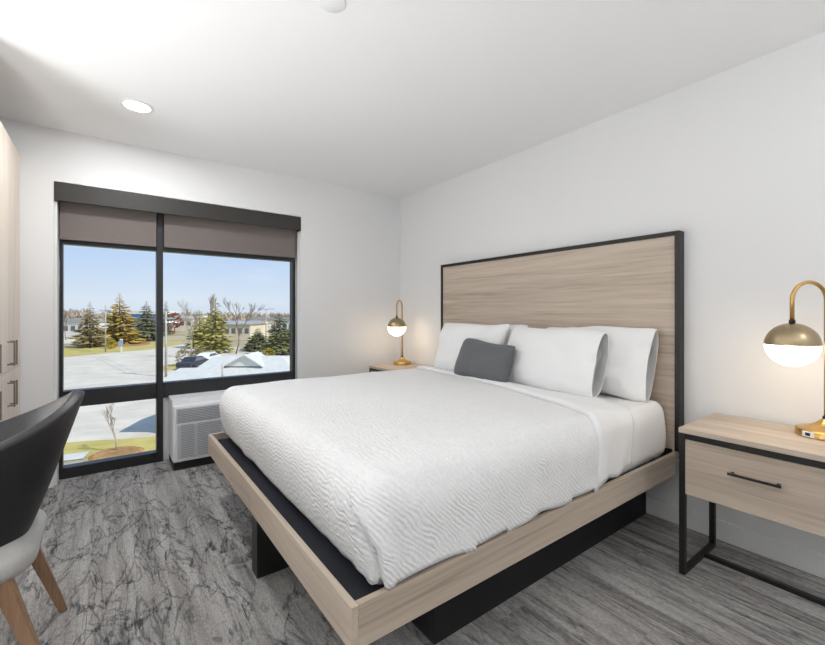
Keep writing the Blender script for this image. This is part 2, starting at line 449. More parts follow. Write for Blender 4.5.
for a, b in ((GX0, MX0), (MX1, GX1)):
    wbox('transom', (a, FY0 - 0.004, ZT0), (b, FY1 - 0.002, ZT1), BRONZE)
    wbox('head_bar', (a, FY0, ZH), (b, FY1 - 0.002, OZ1), BRONZE)
wbox('sill_bar', (GX0, FY0 - 0.004, 0.0), (MX0, FY1 - 0.002, ZB), BRONZE)
for nm, a, b, z0, z1 in (('pane', GX0, MX0, ZT1, ZH), ('pane', MX1, GX1, ZT1, ZH), ('pane', GX0, MX0, ZB, ZT0)):
    wbox(nm, (a, FY0 + 0.045, z0), (b, FY0 + 0.051, z1), GLASS, 0)
wbox('spandrel_panel', (MX1, FY0 + 0.02, 0.0), (GX1, FY1 - 0.004, ZT0), TRIM)

# valance and the two roller shades
val = empty('shade_valance', (OX0, YB, 1.955))
tag(val, 'long dark bronze valance box across the top of the window', 'valance')
v = box('fascia', (0.002, -0.006, 0), (OX1 - OX0 - 0.002, 0.008, 0.125), VALANCE, val)
box('top_board', (0.002, 0.008, 0.113), (OX1 - OX0 - 0.002, 0.12, 0.125), VALANCE, val)
for x in (0.002, OX1 - OX0 - 0.008): box('end_cap', (x, 0.008, 0.0), (x + 0.006, 0.10, 0.113), VALANCE, val)
for (xa, xb, yb, px, lab) in ((OX0 + 0.024, MX0 - 0.004, 0, 100, 'narrow taupe roller shade drawn down a little at the left window bay'),
                              (MX1 + 0.004, OX1 - 0.02, 0, 230, 'wide taupe roller shade drawn down a little at the right window bay')):
    zb = on_y(px, 239.5 + (px - 63) * 0.0785, 3.79).z
    sh = empty('roller_shade', ((xa + xb) / 2, 3.79, zb)); hw = (xb - xa) / 2
    tag(sh, lab, 'window shade', 'roller shades')
    box('shade_fabric', (-hw, -0.001, 0.028), (hw, 0.001, 2.05 - zb), SHADE, sh, 0)
    box('hem_bar', (-hw, -0.005, 0.0), (hw, 0.005, 0.028), SHADE, sh, 0.003)
    tube('roller_tube', [(-hw, 0, 2.055 - zb - 0.03), (hw, 0, 2.055 - zb - 0.03)], 0.02, GRILLE, sh)
for x, lab in ((OX0 + 0.021, 'thin pale shade guide cable on the left window jamb'), (OX1 - 0.008, 'thin pale shade guide cable on the right window jamb')):
    o = tube('shade_cable', [(x, 3.79, 0.35), (x, 3.79, 1.95)], 0.0025, STEEL); tag(o, lab, 'cable', 'shade cables')

# ------------------------------------------------------------------ air conditioner under the window
ac = empty('air_conditioner', (0.385, 3.53, 0)); AW = 1.045
tag(ac, 'white wall air conditioner with grey louvres under the right window', 'air conditioner')
box('base', (0.004, 0.004, 0), (AW, 0.31, 0.058), BLACKP, ac)
box('wall_sleeve', (-0.0, 0.06, 0.058), (AW, 0.31, 0.52), PLASTIC, ac, 0.004)
bm = bmesh.new(); add_box(bm, (0, 0, 0.058), (AW, 0.06, 0.485), 0.012)
body = mesh_obj('front_cover', bm, PLASTIC, ac)
bm = bmesh.new()
add_box(bm, (0.03, -0.004, 0.362), (AW - 0.03, 0.001, 0.452), 0.001)
box('vent_frame', (0.02, -0.003, 0.352), (AW - 0.02, 0.002, 0.462), GRILLE, ac, 0.001)
mesh_obj('vent_back', bm, DARKGAP, ac)
bm = bmesh.new()
for k in range(7):
    z = 0.366 + k * 0.0125
    add_box(bm, (0.03, -0.0075, z), (AW - 0.03, -0.0035, z + 0.0085))
mesh_obj('vent_louvers', bm, GRILLE, ac)
box('intake_back', (0.03, -0.003, 0.085), (AW - 0.03, 0.001, 0.335), DARKGAP, ac, 0)
bm = bmesh.new()
for k in range(19):
    z = 0.087 + k * 0.0131
    add_box(bm, (0.03, -0.0075, z), (AW - 0.03, -0.003, z + 0.0092))
for x in (0.03, 0.14, 0.33, 0.52, 0.71, 0.9, AW - 0.05): add_box(bm, (x, -0.009, 0.085), (x + 0.022, -0.003, 0.335))
mesh_obj('intake_grille', bm, GRILLE, ac)

# ------------------------------------------------------------------ ceiling fixtures
def downlight(x, y, label, power=DOWNLIGHT_W, r=0.085):
    e = empty('ceiling_downlight', (x, y, HC)); tag(e, label, 'ceiling light', 'recessed ceiling lights')
    lathe('trim_ring', [(r * 0.80, -0.004), (r * 0.84, -0.009), (r, -0.006), (r, 0.0), (r * 0.80, 0.0), (r * 0.80, -0.004)], TRIM, e)
    lathe('lens', [(0, -0.005), (r * 0.8, -0.004), (r * 0.8, -0.001), (0, -0.001)], LED, e)
    l = bpy.data.lights.new('downlight_lamp', 'AREA'); l.shape = 'DISK'; l.size = r * 1.7; l.energy = power
    l.color = (0.97, 0.985, 1.0); l.spread = math.radians(180)
    o = bpy.data.objects.new('downlight_lamp', l); o.location = (0, 0, -0.014); link(o, e)
    return e
downlight(0.136, 2.99, 'round lit recessed ceiling light near the window', 11.0)
downlight(0.1, -0.6, 'added recessed fill light behind the camera on the wardrobe side, out of the picture', DOWNLIGHT_W * 2)  # this light and the next are unseen fill, added to brighten the room
downlight(1.7, -0.9, 'added recessed fill light behind the camera on the bed side, out of the picture', DOWNLIGHT_W * 2)
cp = lathe('sprinkler_cover', [(0, -0.008), (0.052, -0.007), (0.055, -0.004), (0.055, 0.0), (0, 0)], PLASTIC); cq = on_z(332, 2, HC); cp.location = (cq.x, cq.y, HC)
tag(cp, 'small round white cover plate on the ceiling at the top edge', 'cover plate')

# unseen fill lamps added to brighten ceiling and walls, left and behind the camera
def uplighter(x, y, label, power, h=0.95):
    e = empty('fill_uplighter', (x, y, 0)); tag(e, label, 'added fill lamp')
    lathe('base', [(0, 0), (0.14, 0), (0.14, 0.015), (0.02, 0.03), (0, 0.03)], BLACK, e)
    tube('pole', [(0, 0, 0.03), (0, 0, h)], 0.012, BLACK, e)
    lathe('bowl', [(0, -0.02), (0.05, -0.01), (0.14, 0.02), (0.19, 0.06), (0.186, 0.065), (0.135, 0.03), (0.05, 0.005), (0, -0.005)], TRIM, e, 32, (0, 0, h))
    l = bpy.data.lights.new('fill_lamp', 'AREA'); l.shape = 'DISK'; l.size = 0.3; l.energy = power; l.color = (0.97, 0.985, 1.0)
    o = bpy.data.objects.new('fill_lamp', l); o.location = (0, 0, h + 0.07); o.rotation_euler = (math.pi, 0, 0); link(o, e)
uplighter(-0.88, 0.8, 'low bowl fill lamp added in front of the desk chair, left of the picture edge', FILL_UPLIGHT_W[0], 0.6)
uplighter(-0.88, 2.2, 'low bowl fill lamp added beside the wardrobe, left of the picture edge', FILL_UPLIGHT_W[1], 0.6)
uplighter(1.0, -1.5, 'black bowl fill lamp added behind the camera, out of the picture', FILL_UPLIGHT_W[2])

# ------------------------------------------------------------------ headboard
HX0, HX1, HY0, HY1, HZ0, HZ1 = 2.50, 2.566, 0.932, 2.935, 0.425, 1.636
hb = empty('headboard', (HX1, (HY0 + HY1) / 2, HZ0)); hl = hb.location.copy()
tag(hb, 'wide grey oak headboard panel with thin black edge frame', 'headboard')
def hbox(n, lo, hi, m, bev=0.002): return box(n, tuple(Vector(lo) - hl), tuple(Vector(hi) - hl), m, hb, bev)
FW = 0.024
hbox('panel', (HX0 + 0.008, HY0 + FW, 0.36), (HX1, HY1 - FW, HZ1 - FW), wood_y)
hbox('edge_frame', (HX0, HY0, HZ0), (HX1, HY0 + FW, HZ1), BLACK)
hbox('edge_frame', (HX0, HY1 - FW, HZ0), (HX1, HY1, HZ1), BLACK)
hbox('edge_frame', (HX0, HY0 + FW, HZ1 - FW), (HX1, HY1 - FW, HZ1), BLACK)

# ------------------------------------------------------------------ bed frame
BX0, BX1, BY0, BY1, BZ0, BZ1 = 0.505, 2.495, 0.948, 2.867, 0.298, 0.416
bed = empty('platform_bed', ((BX0 + BX1) / 2, (BY0 + BY1) / 2, 0)); bl = bed.location.copy()
tag(bed, 'grey oak platform bed frame on a recessed black plinth', 'bed')
def bbox_(n, lo, hi, m, bev=0.0015): return box(n, tuple(Vector(lo) - bl), tuple(Vector(hi) - bl), m, bed, bev)
RT = 0.021
bbox_('side_rail', (BX0 + RT, BY0, BZ0), (BX1, BY0 + RT, BZ1), wood_x)
bbox_('side_rail', (BX0 + RT, BY1 - RT, BZ0), (BX1, BY1, BZ1), wood_x)
ysm = on_x(250.5, 500, BX0).y
bbox_('foot_rail', (BX0, BY0, BZ0), (BX0 + RT, ysm - 0.0006, BZ1), wood_y)
bbox_('foot_rail', (BX0, ysm + 0.0006, BZ0), (BX0 + RT, BY1, BZ1), wood_y)
bbox_('head_rail', (2.496, BY0 + RT, BZ0), (2.5075, BY1 - RT, 0.43), BLACK)
bbox_('platform_top', (BX0 + RT, BY0 + RT, 0.335), (BX1, BY1 - RT, 0.375), NAVY)
bbox_('plinth_panel', (0.93, 1.126, 0), (2.55, 1.150, 0.335), BLACKP)
bbox_('plinth_panel', (0.93, 2.665, 0), (2.55, 2.690, 0.335), BLACKP)
bbox_('plinth_panel', (0.93, 1.150, 0), (0.955, 2.665, 0.335), BLACKP)
bbox_('centre_support', (0.528, 1.876, 0), (0.93, 1.957, 0.335), BLACK)

# ------------------------------------------------------------------ mattress and bedding
def nz(p, s, seed=0.0): return noise.noise(Vector((p.x * s + seed, p.y * s + seed * 1.7, p.z * s - seed)))
MZ = 0.693
def mat_fn(p, n):
    q = p.copy()
    side = 1 - abs(n.z)
    amp = 0.010 * side * (1 if p.y < 1.5 else 0.5)
    q += n * (amp * (nz(Vector((p.x * 2.2, p.y, p.z * 0.6)), 9, 3) ) + 0.004 * nz(p, 4, 1))
    return q
mo = mesh_obj('mattress', soft_box((0.60, 0.985, 0.376), (2.494, 2.83, MZ), (0.05, 0.06, 0.08), 0.03, mat_fn), LINEN, None, True)
tag(mo, 'thick mattress in a smooth white fitted sheet on the platform bed', 'mattress')

def foldx(y):          # where the turned-down edge crosses the bed
    pts = ((0.90, 1.68), (1.05, 1.76), (1.244, 1.846), (1.784, 1.975), (2.74, 2.11), (2.95, 2.14))
    for (a, xa), (b, xb) in zip(pts, pts[1:]):
        if y <= b: return xa + (xb - xa) * (max(y, a) - a) / (b - a)
    return pts[-1][1]
CX0, CY0, CY1, CZ = 0.545, 0.948, 2.862, 0.722
def cover_fn(p, n):
    q = p.copy()
    # stretch the head end to the slanted turn-down line
    k = max(0.0, (p.x - 0.9) / (2.0 - 0.9)); q.x = p.x + k * (foldx(p.y) - 0.005 + 0.06 - 2.0)
    side = max(0.0, 1 - abs(n.z))
    depth = max(0.0, min(1.0, (CZ - 0.03 - p.z) / 0.26))
    # lower hem: tucked in along the foot, hanging by the near side
    if n.x < -0.2: q.x += 0.045 * depth ** 2 * (-n.x)
    # soft billows
    q += n * (0.008 * nz(p, 3.0, 2) + 0.005 * nz(p, 7, 5) * (0.4 + side))
    # vertical drape folds on the sides
    if n.y < -0.3 or n.y > 0.3:
        q += n * 0.004 * depth * math.sin(p.x * 21 + 2 * nz(p, 3, 9))
        q.z += 0.010 * depth * math.sin(p.x * 9 + 1.3)
    # folded corner at the near foot: side flap lapped over the foot face, crease in front of it, gathers fanning out
    if n.x < -0.02 and p.y < 1.45 and p.x < 0.75:
        th = math.atan2(max(0.0, -n.y), -n.x)
        arc = 0.1 * th if p.y < CY0 + 0.1 else -(p.y - CY0 - 0.1)
        hgt = max(0.0, min(1.0, (p.z - 0.50) / 0.16))
        se = 0.10 - 0.115 * hgt ** 1.3
        k2 = max(0.0, min(1.0, (CZ - 0.015 - p.z) / 0.09))
        d = arc - se
        hn = Vector((n.x, n.y, 0)); hn = hn.normalized() if hn.length > 1e-3 else Vector((-1, 0, 0))
        lap = 0.016 / (1 + math.exp(-d / 0.005)) * math.exp(-max(0, d) / 0.06)
        crease = -0.026 * math.exp(-((d + 0.016) / 0.016) ** 2)
        fan = 0.0
        if d < 0: fan = 0.0075 * math.exp(d / 0.13) * math.sin((p.z + d * 0.42) * 2 * math.pi / 0.036 + 1.5 * nz(p, 8, 4))
        q += hn * ((lap + crease + fan) * k2)
    q.z += 0.010 * max(0, n.z) * math.sin(max(0, min(1, (p.y - CY0) / (CY1 - CY0))) * math.pi)
    return q
bmc = soft_box((CX0, CY0, 0.27), (2.0, CY1, CZ), (0.10, 0.10, 0.135), 0.016, cover_fn, lambda ax, s: not (ax == 2 and s == 0) and not (ax == 0 and s == 1))
# open the shell at the hem and at the head end
bmesh.ops.delete(bmc, geom=[f for f in bmc.faces if f.calc_center_median().z < 0.424], context='FACES')
cov = mesh_obj('coverlet', bmc, COVER, None, True)
md = cov.modifiers.new('thickness', 'SOLIDIFY'); md.thickness = 0.012; md.offset = -1
tag(cov, 'white rippled coverlet spread over the bed and hanging to the rails', 'coverlet')

# turned-down top sheet: smooth band lapped over the coverlet
def sheet_band():
    prof = []
    r = 0.10; y0, y1, zt = CY0 - 0.006, CY1 + 0.004, CZ + 0.010
    zb0, zb1 = 0.435, 0.47
    for k in range(9): prof.append((y0, zb0 + (zt - r - zb0) * k / 8, (-1, 0)))
    for k in range(1, 11):
        a = math.pi / 2 * k / 10; prof.append((y0 + r - r * math.cos(a), zt - r + r * math.sin(a), (-math.cos(a), math.sin(a))))
    for k in range(1, 60): prof.append((y0 + r + (y1 - y0 - 2 * r) * k / 60, zt, (0, 1)))
    for k in range(0, 11):
        a = math.pi / 2 * k / 10; prof.append((y1 - r + r * math.sin(a), zt - r + r * math.cos(a), (math.sin(a), math.cos(a))))
    for k in range(1, 9): prof.append((y1, zt - r + (zb1 - zt + r) * k / 8, (1, 0)))
    bm = bmesh.new(); rows = []
    N = 26
    for j in range(N + 1):
        t = j / N; row = []
        for (y, z, n) in prof:
            f = foldx(y)
            x = f + t * 0.36
            d = max(0.0, (zt - r - z)) / 0.2
            # head end sinks onto the mattress, the lapped edge is plump
            h = -0.026 * max(0, min(1, (t - 0.15) / 0.5)) + 0.010 * math.exp(-(t / 0.07) ** 2) * 0.8 - (0.030 if j == 0 else 0.003 if j == 1 else 0)
            wr = 0.006 * noise.noise(Vector((x * 7, y * 4, z * 4))) * min(1, t * 5)
            wr += d * 0.007 * math.sin(x * 30 + 2.5 * noise.noise(Vector((x * 5, y, z * 6)))) * min(1, t * 4)
            zz = z + n[1] * (h + wr) + d * 0.010 * math.sin(x * 22)
            yy = y + n[0] * (h + wr)
            row.append(bm.verts.new((x - d * 0.02, yy, zz + 0.010 * max(0, n[1]) * math.sin(max(0, min(1, (y - CY0) / (CY1 - CY0))) * math.pi))))
        rows.append(row)
    for a, b in zip(rows, rows[1:]):
        for i in range(len(a) - 1): bm.faces.new((a[i], a[i + 1], b[i + 1], b[i]))
    return bm
ts = mesh_obj('top_sheet', sheet_band(), LINEN, None, True)
md = ts.modifiers.new('thickness', 'SOLIDIFY'); md.thickness = 0.008; md.offset = -1
tag(ts, 'smooth white top sheet turned down over the coverlet below the pillows', 'bed sheet')

def pillow(name, W, H, T, mat, open_end=False, seed=0, pinch=0.07, wr=1.0):
    """width along local Y (open end at -Y), height Z (bottom at 0), thickness X"""
    bm = bmesh.new(); NU, NV = 40, 30
    def pt(i, j, s):
        u = -1 + 2 * i / NU; v = -1 + 2 * j / NV
        su = math.sin(u * math.pi / 2); sv = math.sin(v * math.pi / 2)
        cu = 1 - abs(su) ** 3.2; cv = 1 - abs(sv) ** 2.6
        if open_end and u < 0:
            k = abs(su) ** 3.0
            cu = 1 - k * 0.62
        th = T / 2 * (max(0, cu) ** 0.55) * (max(0, cv) ** 0.55)
        y = W / 2 * su * (1 - pinch * (1 - sv * sv) * su * su * (0 if (open_end and u < 0) else 1))
        z = H / 2 * sv * (1 - pinch * 0.9 * (1 - su * su) * sv * sv * 0.6)
        if not (open_end and u < 0): y *= 1 - 0.055 * abs(sv) ** 7
        z *= 1 - 0.06 * abs(su) ** 7
        w = 0.012 * wr * noise.noise(Vector((y * 5 + seed, z * 5, s * 3))) + 0.006 * wr * noise.noise(Vector((y * 13, z * 13 + seed, s * 7)))
        edge = max(abs(su), abs(sv))
        w *= min(1, th / (T * 0.2)) if not open_end else min(1, th / (T * 0.1))
        x = s * (th + w)
        y += 0.012 * wr * noise.noise(Vector((y * 4 + seed, z * 4, 2.0))); z += 0.016 * wr * noise.noise(Vector((y * 3.5, z * 3 + seed, 9.0)))
        return Vector((x, y, z + H / 2))
    G = {}
    for s in (-1, 1):
        for i in range(NU + 1):
            for j in range(NV + 1):
                p = pt(i, j, s)
                closed = j in (0, NV) or i == NU or (i == 0 and not open_end)
                if closed and s == 1: G[(s, i, j)] = G[(-1, i, j)]; continue
                if closed: p.x = 0
                G[(s, i, j)] = bm.verts.new(p)
        for i in range(NU):
            for j in range(NV):
                q = [G[(s, i, j)], G[(s, i + 1, j)], G[(s, i + 1, j + 1)], G[(s, i, j + 1)]]
                bm.faces.new(q if s == 1 else q[::-1])
    o = mesh_obj(name, bm, mat, None, True)
    if open_end:
        m = o.modifiers.new('thickness', 'SOLIDIFY'); m.thickness = 0.003; m.offset = -1
    return o
def place_pillow(o, x, y, z, lean, rz=0.0, roll=0.0):
    o.rotation_mode = 'XYZ'
    M = Matrix.Rotation(rz, 4, 'Z') @ Matrix.Rotation(lean, 4, 'Y') @ Matrix.Rotation(roll, 4, 'X')
    o.matrix_world = Matrix.Translation((x, y, z)) @ M
PG = 'white bed pillows'
p = pillow('bed_pillow', 0.72, 0.42, 0.165, LINEN, True, 1.0, 0.07, 1.6); place_pillow(p, 2.365, 1.39, 0.692, math.radians(13))
tag(p, 'white pillow with open case end, rearmost and nearest the right nightstand', 'pillow', PG)
p = pillow('bed_pillow', 0.73, 0.42, 0.20, LINEN, True, 4.3, 0.07, 1.6); place_pillow(p, 2.185, 1.60, 0.694, math.radians(20), math.radians(-3))
tag(p, 'white pillow right of the charcoal cushion, in front of the open-ended pillow', 'pillow', PG)
p = pillow('bed_pillow', 0.72, 0.42, 0.17, LINEN, False, 7.1, 0.08, 1.5); place_pillow(p, 2.37, 2.25, 0.692, math.radians(13))
tag(p, 'white pillow against the headboard, mostly hidden behind the left front pillow', 'pillow', PG)
p = pillow('bed_pillow', 0.73, 0.435, 0.20, LINEN, False, 9.4, 0.10, 1.5); place_pillow(p, 2.21, 2.33, 0.694, math.radians(18), math.radians(2))
tag(p, 'plump white pillow leaning directly behind the charcoal cushion', 'pillow', PG)
p = pillow('lumbar_cushion', 0.53, 0.292, 0.16, CUSHION, False, 2.2, 0.05, 0.9); place_pillow(p, 2.045, 2.02, 0.712, math.radians(22), math.radians(-3), math.radians(3))
tag(p, 'small charcoal rectangular cushion leaning on the white pillows', 'cushion')

# ------------------------------------------------------------------ nightstands
NW, ND, NH = 0.548, 0.46, 0.664
def nightstand(x0, yc, label):
    """front faces -X; x0 = front plane, yc = centre"""
    e = empty('nightstand', (x0 + ND / 2, yc, 0)); tag(e, label, 'nightstand', 'matching nightstands')
    o = Vector((-ND / 2, 0, 0)); h = NW / 2; q = 0.024
    def b(n, lo, hi, m, bev=0.0015, par=e): return box(n, tuple(Vector(lo) + o), tuple(Vector(hi) + o), m, par, bev)
    b('top', (0, -h, NH - 0.022), (ND, h, NH), wood_y)
    zt = NH - 0.022
    for s in (-1, 1):
        ya, yb = (h - q, h) if s > 0 else (-h, -h + q)
        b('leg', (0.004, ya, 0), (0.004 + q, yb, zt), BLACK)
        b('leg', (ND - 0.09, ya, 0), (ND - 0.09 + q, yb, zt), BLACK)
        b('floor_rail', (0.004 + q, ya, 0), (ND - 0.09, yb, q * 0.8), BLACK)
    b('top_rail', (0.004, -h + q, zt - 0.026), (0.004 + q, h - q, zt), BLACK)
    b('top_rail', (ND - 0.09, -h + q, zt - 0.026), (ND - 0.09 + q, h - q, zt), BLACK)
    b('stretcher', (0.235, -h + q, 0.0), (0.235 + q, h - q, q * 0.8), BLACK)
    b('case', (0.03, -h + q + 0.001, 0.371), (ND - 0.095, h - q - 0.001, zt - 0.027), wood_y)
    d = b('drawer_front', (0.006, -h + q + 0.001, 0.368), (0.03, h - q - 0.001, zt - 0.028), wood_y)
    hd = bmesh.new()
    zc = 0.518; L = 0.085
    add_box(hd, (-0.026 + o.x, -L, zc - 0.005), (-0.017 + o.x, L, zc + 0.005), 0.002)
    for s in (-1, 1): add_box(hd, (-0.020 + o.x, s * L * 0.86 - 0.005, zc - 0.004), (0.006 + o.x, s * L * 0.86 + 0.005, zc + 0.004), 0.001)
    mesh_obj('handle', hd, BLACK, d)
    return e
nightstand(2.08, 0.505, 'grey oak nightstand with black metal frame, right of the bed')
nightstand(2.08, 3.268, 'grey oak nightstand with black frame in the far corner beyond the bed')

# ------------------------------------------------------------------ bedside lamps
def lamp(x, y, ox, oy, label):
    e = empty('table_lamp', (x, y, NH)); tag(e, label, 'lamp', 'matching brass table lamps')
    base = lathe('base', [(0, 0), (0.093, 0), (0.097, 0.003), (0.097, 0.026), (0.094, 0.030), (0.086, 0.033), (0.060, 0.040), (0.036, 0.052), (0.022, 0.066), (0.014, 0.074), (0, 0.074)], BRASS, e, 48)
    sharp(base, 40)
    # usb socket on the front of the base
    d = Vector((-0.90, 0.43, 0)).normalized(); s = Vector((-d.y, d.x, 0))
    def sock(n, a, z0, z1, r0, r1, m, par):
        bm = bmesh.new(); add_box(bm, (r0, -a, z0), (r1, a, z1), 0.001)
        M = Matrix((( d.x, s.x, 0, 0), (d.y, s.y, 0, 0), (0, 0, 1, 0), (0, 0, 0, 1)))
        bmesh.ops.transform(bm, matrix=M, verts=bm.verts); return mesh_obj(n, bm, m, par)
    so = sock('usb_socket', 0.021, 0.004, 0.027, 0.088, 0.0985, PLASTIC, base)
    sock('usb_port', 0.009, 0.009, 0.022, 0.095, 0.0995, PLUG, base)
    arm = Vector((ox, oy, 0)); R = arm.length / 2; au = arm.normalized(); zs = 1.312 - NH - R
    pts = [(0, 0, 0.07), (0, 0, zs * 0.5), (0, 0, zs)]
    for k in range(1, 25):
        a = math.pi * k / 24; q = au * (R - R * math.cos(a)); pts.append((q.x, q.y, zs + R * math.sin(a)))
    zg = 1.050 - NH; rg = 0.091
    pts.append((arm.x, arm.y, zg + rg * 1.08))
    tube('stem', pts, 0.0078, BRASS, e, 16)
    tube('stem_collar', [(0, 0, 0.070), (0, 0, 0.084)], 0.0125, BLACK, e, 16)
    n = 18
    outer = [(rg * math.cos(math.pi / 2 * k / n), rg * math.sin(math.pi / 2 * k / n)) for k in range(n + 1)]
    inner = [((rg - 0.003) * math.cos(math.pi / 2 * k / n), (rg - 0.003) * math.sin(math.pi / 2 * k / n)) for k in range(n, -1, -1)]
    outer[-1] = (0, rg); inner[0] = (0, rg - 0.003)
    lathe('dome', outer + inner[0:] + [outer[0]], CHAMP, e, 48, (arm.x, arm.y, zg))
    lathe('opal_bowl', [((rg - 0.001) * math.cos(math.pi / 2 * k / n) if k < n else 0, -(rg - 0.001) * math.sin(math.pi / 2 * k / n)) for k in range(n + 1)], OPAL, e, 48, (arm.x, arm.y, zg))
    tube('socket_cap', [(arm.x, arm.y, zg + rg * 0.98), (arm.x, arm.y, zg + rg * 1.14)], 0.011, BLACK, e, 16)
    return e
lamp(2.42, 0.35, -0.124, 0.084, 'brass globe table lamp on the right nightstand, cut by the picture edge')
lamp(2.40, 3.42, -0.124, -0.084, 'small brass globe table lamp on the far corner nightstand')

# ------------------------------------------------------------------ wardrobe at the left
WX, WY1, WZ = -0.471, 3.694, 2.222
WY0 = 2.56
wd = empty('wardrobe', ((XL + WX) / 2, (WY0 + WY1) / 2, 0)); wl = wd.location.copy()
tag(wd, 'tall pale oak wardrobe with bar handles at the left edge', 'wardrobe')
def wbx(n, lo, hi, m, par=wd, bev=0.0015): return box(n, tuple(Vector(lo) - wl), tuple(Vector(hi) - wl), m, par, bev)
wbx('carcass', (XL + 0.002, WY0, 0.0), (WX - 0.022, WY1, WZ), wood_pale)
zs = on_x(20, 365, WX).z
for (ya, yb, hs) in ((3.325, WY1, -1), (2.945, 3.321, 1), (WY0, 2.941, 1)):
    for (z0, z1, hz0, hz1) in ((zs + 0.002, WZ, on_x(13, 362, WX).z, on_x(13, 340.5, WX).z), (0.08, zs - 0.002, on_x(13, 401, WX).z, on_x(13, 379.5, WX).z)):
        d = wbx('door', (WX - 0.02, ya, z0), (WX, yb, z1), wood_pale)
        yh = (ya + 0.035) if hs < 0 else (yb - 0.035)
        bm = bmesh.new()
        add_box(bm, (WX + 0.026, yh - 0.005, hz0 - 0.008), (WX + 0.034, yh + 0.005, hz1 + 0.008), 0.002)
        for zz in (hz0, hz1): add_box(bm, (WX, yh - 0.005, zz - 0.004), (WX + 0.028, yh + 0.005, zz + 0.004), 0.001)
        bmesh.ops.translate(bm, verts=bm.verts, vec=-wl); mesh_obj('handle', bm, STEEL, d)

# ------------------------------------------------------------------ desk chair
ch = empty('desk_chair', (-0.42, 1.92, 0))
tag(ch, 'charcoal bucket-back desk chair with pale seat and wooden legs', 'chair')
def shell():
    bm = bmesh.new(); rows = []
    NA, NS = 48, 18
    A = math.radians(118)
    for i in range(NA + 1):
        ph = -A + 2 * A * i / NA; f = abs(ph) / A
        zt = 0.895 - 0.215 * (f ** 1.25); zb = 0.44 + 0.05 * f ** 2
        row = []
        for j in range(NS + 1):
            t = j / NS
            b = 0.20 + 0.150 * t ** 0.9; a = 0.205 + 0.075 * t
            z = zb + (zt - zb) * t
            cs, sn = math.cos(ph), math.sin(ph)
            e = 0.80
            x = b * math.copysign(abs(cs) ** e, cs); y = a * math.copysign(abs(sn) ** e, sn)
            if cs < 0: x = 0.235 * math.copysign(abs(cs) ** e, cs)
            row.append(bm.verts.new((x, y, z)))
        rows.append(row)
    for p, q in zip(rows, rows[1:]):
        for j in range(NS): bm.faces.new((p[j], q[j], q[j + 1], p[j + 1]))
    return bm
sh = mesh_obj('backrest', shell(), LEATHER, ch, True)
m = sh.modifiers.new('thickness', 'SOLIDIFY'); m.thickness = 0.038; m.offset = -1
m = sh.modifiers.new('round', 'BEVEL'); m.width = 0.014; m.segments = 3; m.limit_method = 'ANGLE'
bm = soft_box((-0.30, -0.235, 0.345), (0.235, 0.235, 0.475), (0.12, 0.12, 0.06), 0.03)
mesh_obj('seat', bm, SEATGREY, ch, True)
def leg(top, bot, w0, w1):
    bm = bmesh.new(); top = Vector(top); bot = Vector(bot); vs = []
    for c, w in ((top, w0), (bot, w1)):
        for sx, sy in ((-1, -1), (1, -1), (1, 1), (-1, 1)): vs.append(bm.verts.new((c.x + sx * w / 2, c.y + sy * w * 0.42, c.z)))
    for f in ((0, 1, 2, 3), (7, 6, 5, 4), (0, 4, 5, 1), (1, 5, 6, 2), (2, 6, 7, 3), (3, 7, 4, 0)): bm.faces.new([vs[i] for i in f])
    bmesh.ops.bevel(bm, geom=list(bm.edges), offset=0.004, segments=2, affect='EDGES')
    return bm
for sx in (-1, 1):
    for sy in (-1, 1):
        mesh_obj('leg', leg((sx * 0.155 + 0.0, sy * 0.185, 0.385), ((0.275 if sx > 0 else -0.27), sy * 0.215, 0.0), 0.048, 0.026), wood_leg, ch)
for sy in (-1, 1): box('seat_rail', (-0.17, sy * 0.15 - 0.015, 0.352), (0.15, sy * 0.15 + 0.015, 0.385), wood_leg, ch, 0.003)

#EXTERIOR#
# ------------------------------------------------------------------ outside the window
G = CAM_H - 7.0                       # street level, two storeys below the eye
def gp(x, y, dz=0.0): p = on_z(x, y, G); p.z = G + dz; return p
def dist(y): return 7.0 * FOC / (y - HOR)          # depth of a ground point seen at row y
def outdoor(name, lo, hi, scale, rough=0.9, detail=5):
    k = NT(name); geo = k.n('ShaderNodeNewGeometry')
    n = k.n('ShaderNodeTexNoise'); n.inputs['Scale'].default_value = scale; n.inputs['Detail'].default_value = detail; n.inputs['Roughness'].default_value = 0.65
    k.l(geo.outputs['Position'], n.inputs['Vector'])
    r = k.ramp(n.outputs['Fac'], [(0.35, lo), (0.65, hi)]); k.l(r.outputs[0], k.b.inputs['Base Color'])
    k.b.inputs['Roughness'].default_value = rough; k.b.inputs['Specular IOR Level'].default_value = 0.2
    return k.m
SOIL = outdoor('dry_winter_ground', srgb(150, 138, 108), srgb(186, 172, 140), 0.08)
PAVE = outdoor('pale_worn_asphalt', srgb(196, 188, 172), srgb(216, 208, 192), 0.35)
LAWN = outdoor('dormant_lawn', srgb(172, 158, 88), srgb(196, 182, 112), 0.5)
MULCH = outdoor('brown_mulch', srgb(140, 104, 66), srgb(180, 142, 96), 2.0)
F_OLIVE = outdoor('golden_olive_needles', srgb(124, 108, 44), srgb(196, 166, 76), 0.6)
F_GREY = outdoor('grey_green_needles', srgb(112, 106, 74), srgb(176, 156, 108), 0.6)
F_DARK = outdoor('dark_green_needles', srgb(74, 82, 58), srgb(136, 136, 84), 0.6)
F_LIME = outdoor('yellow_green_needles', srgb(132, 130, 64), srgb(190, 178, 96), 0.6)
F_RED = outdoor('russet_leaves', srgb(120, 48, 38), srgb(164, 74, 56), 0.8)
F_YEL = outdoor('yellow_shrub_leaves', srgb(140, 128, 24), srgb(196, 176, 50), 0.8)
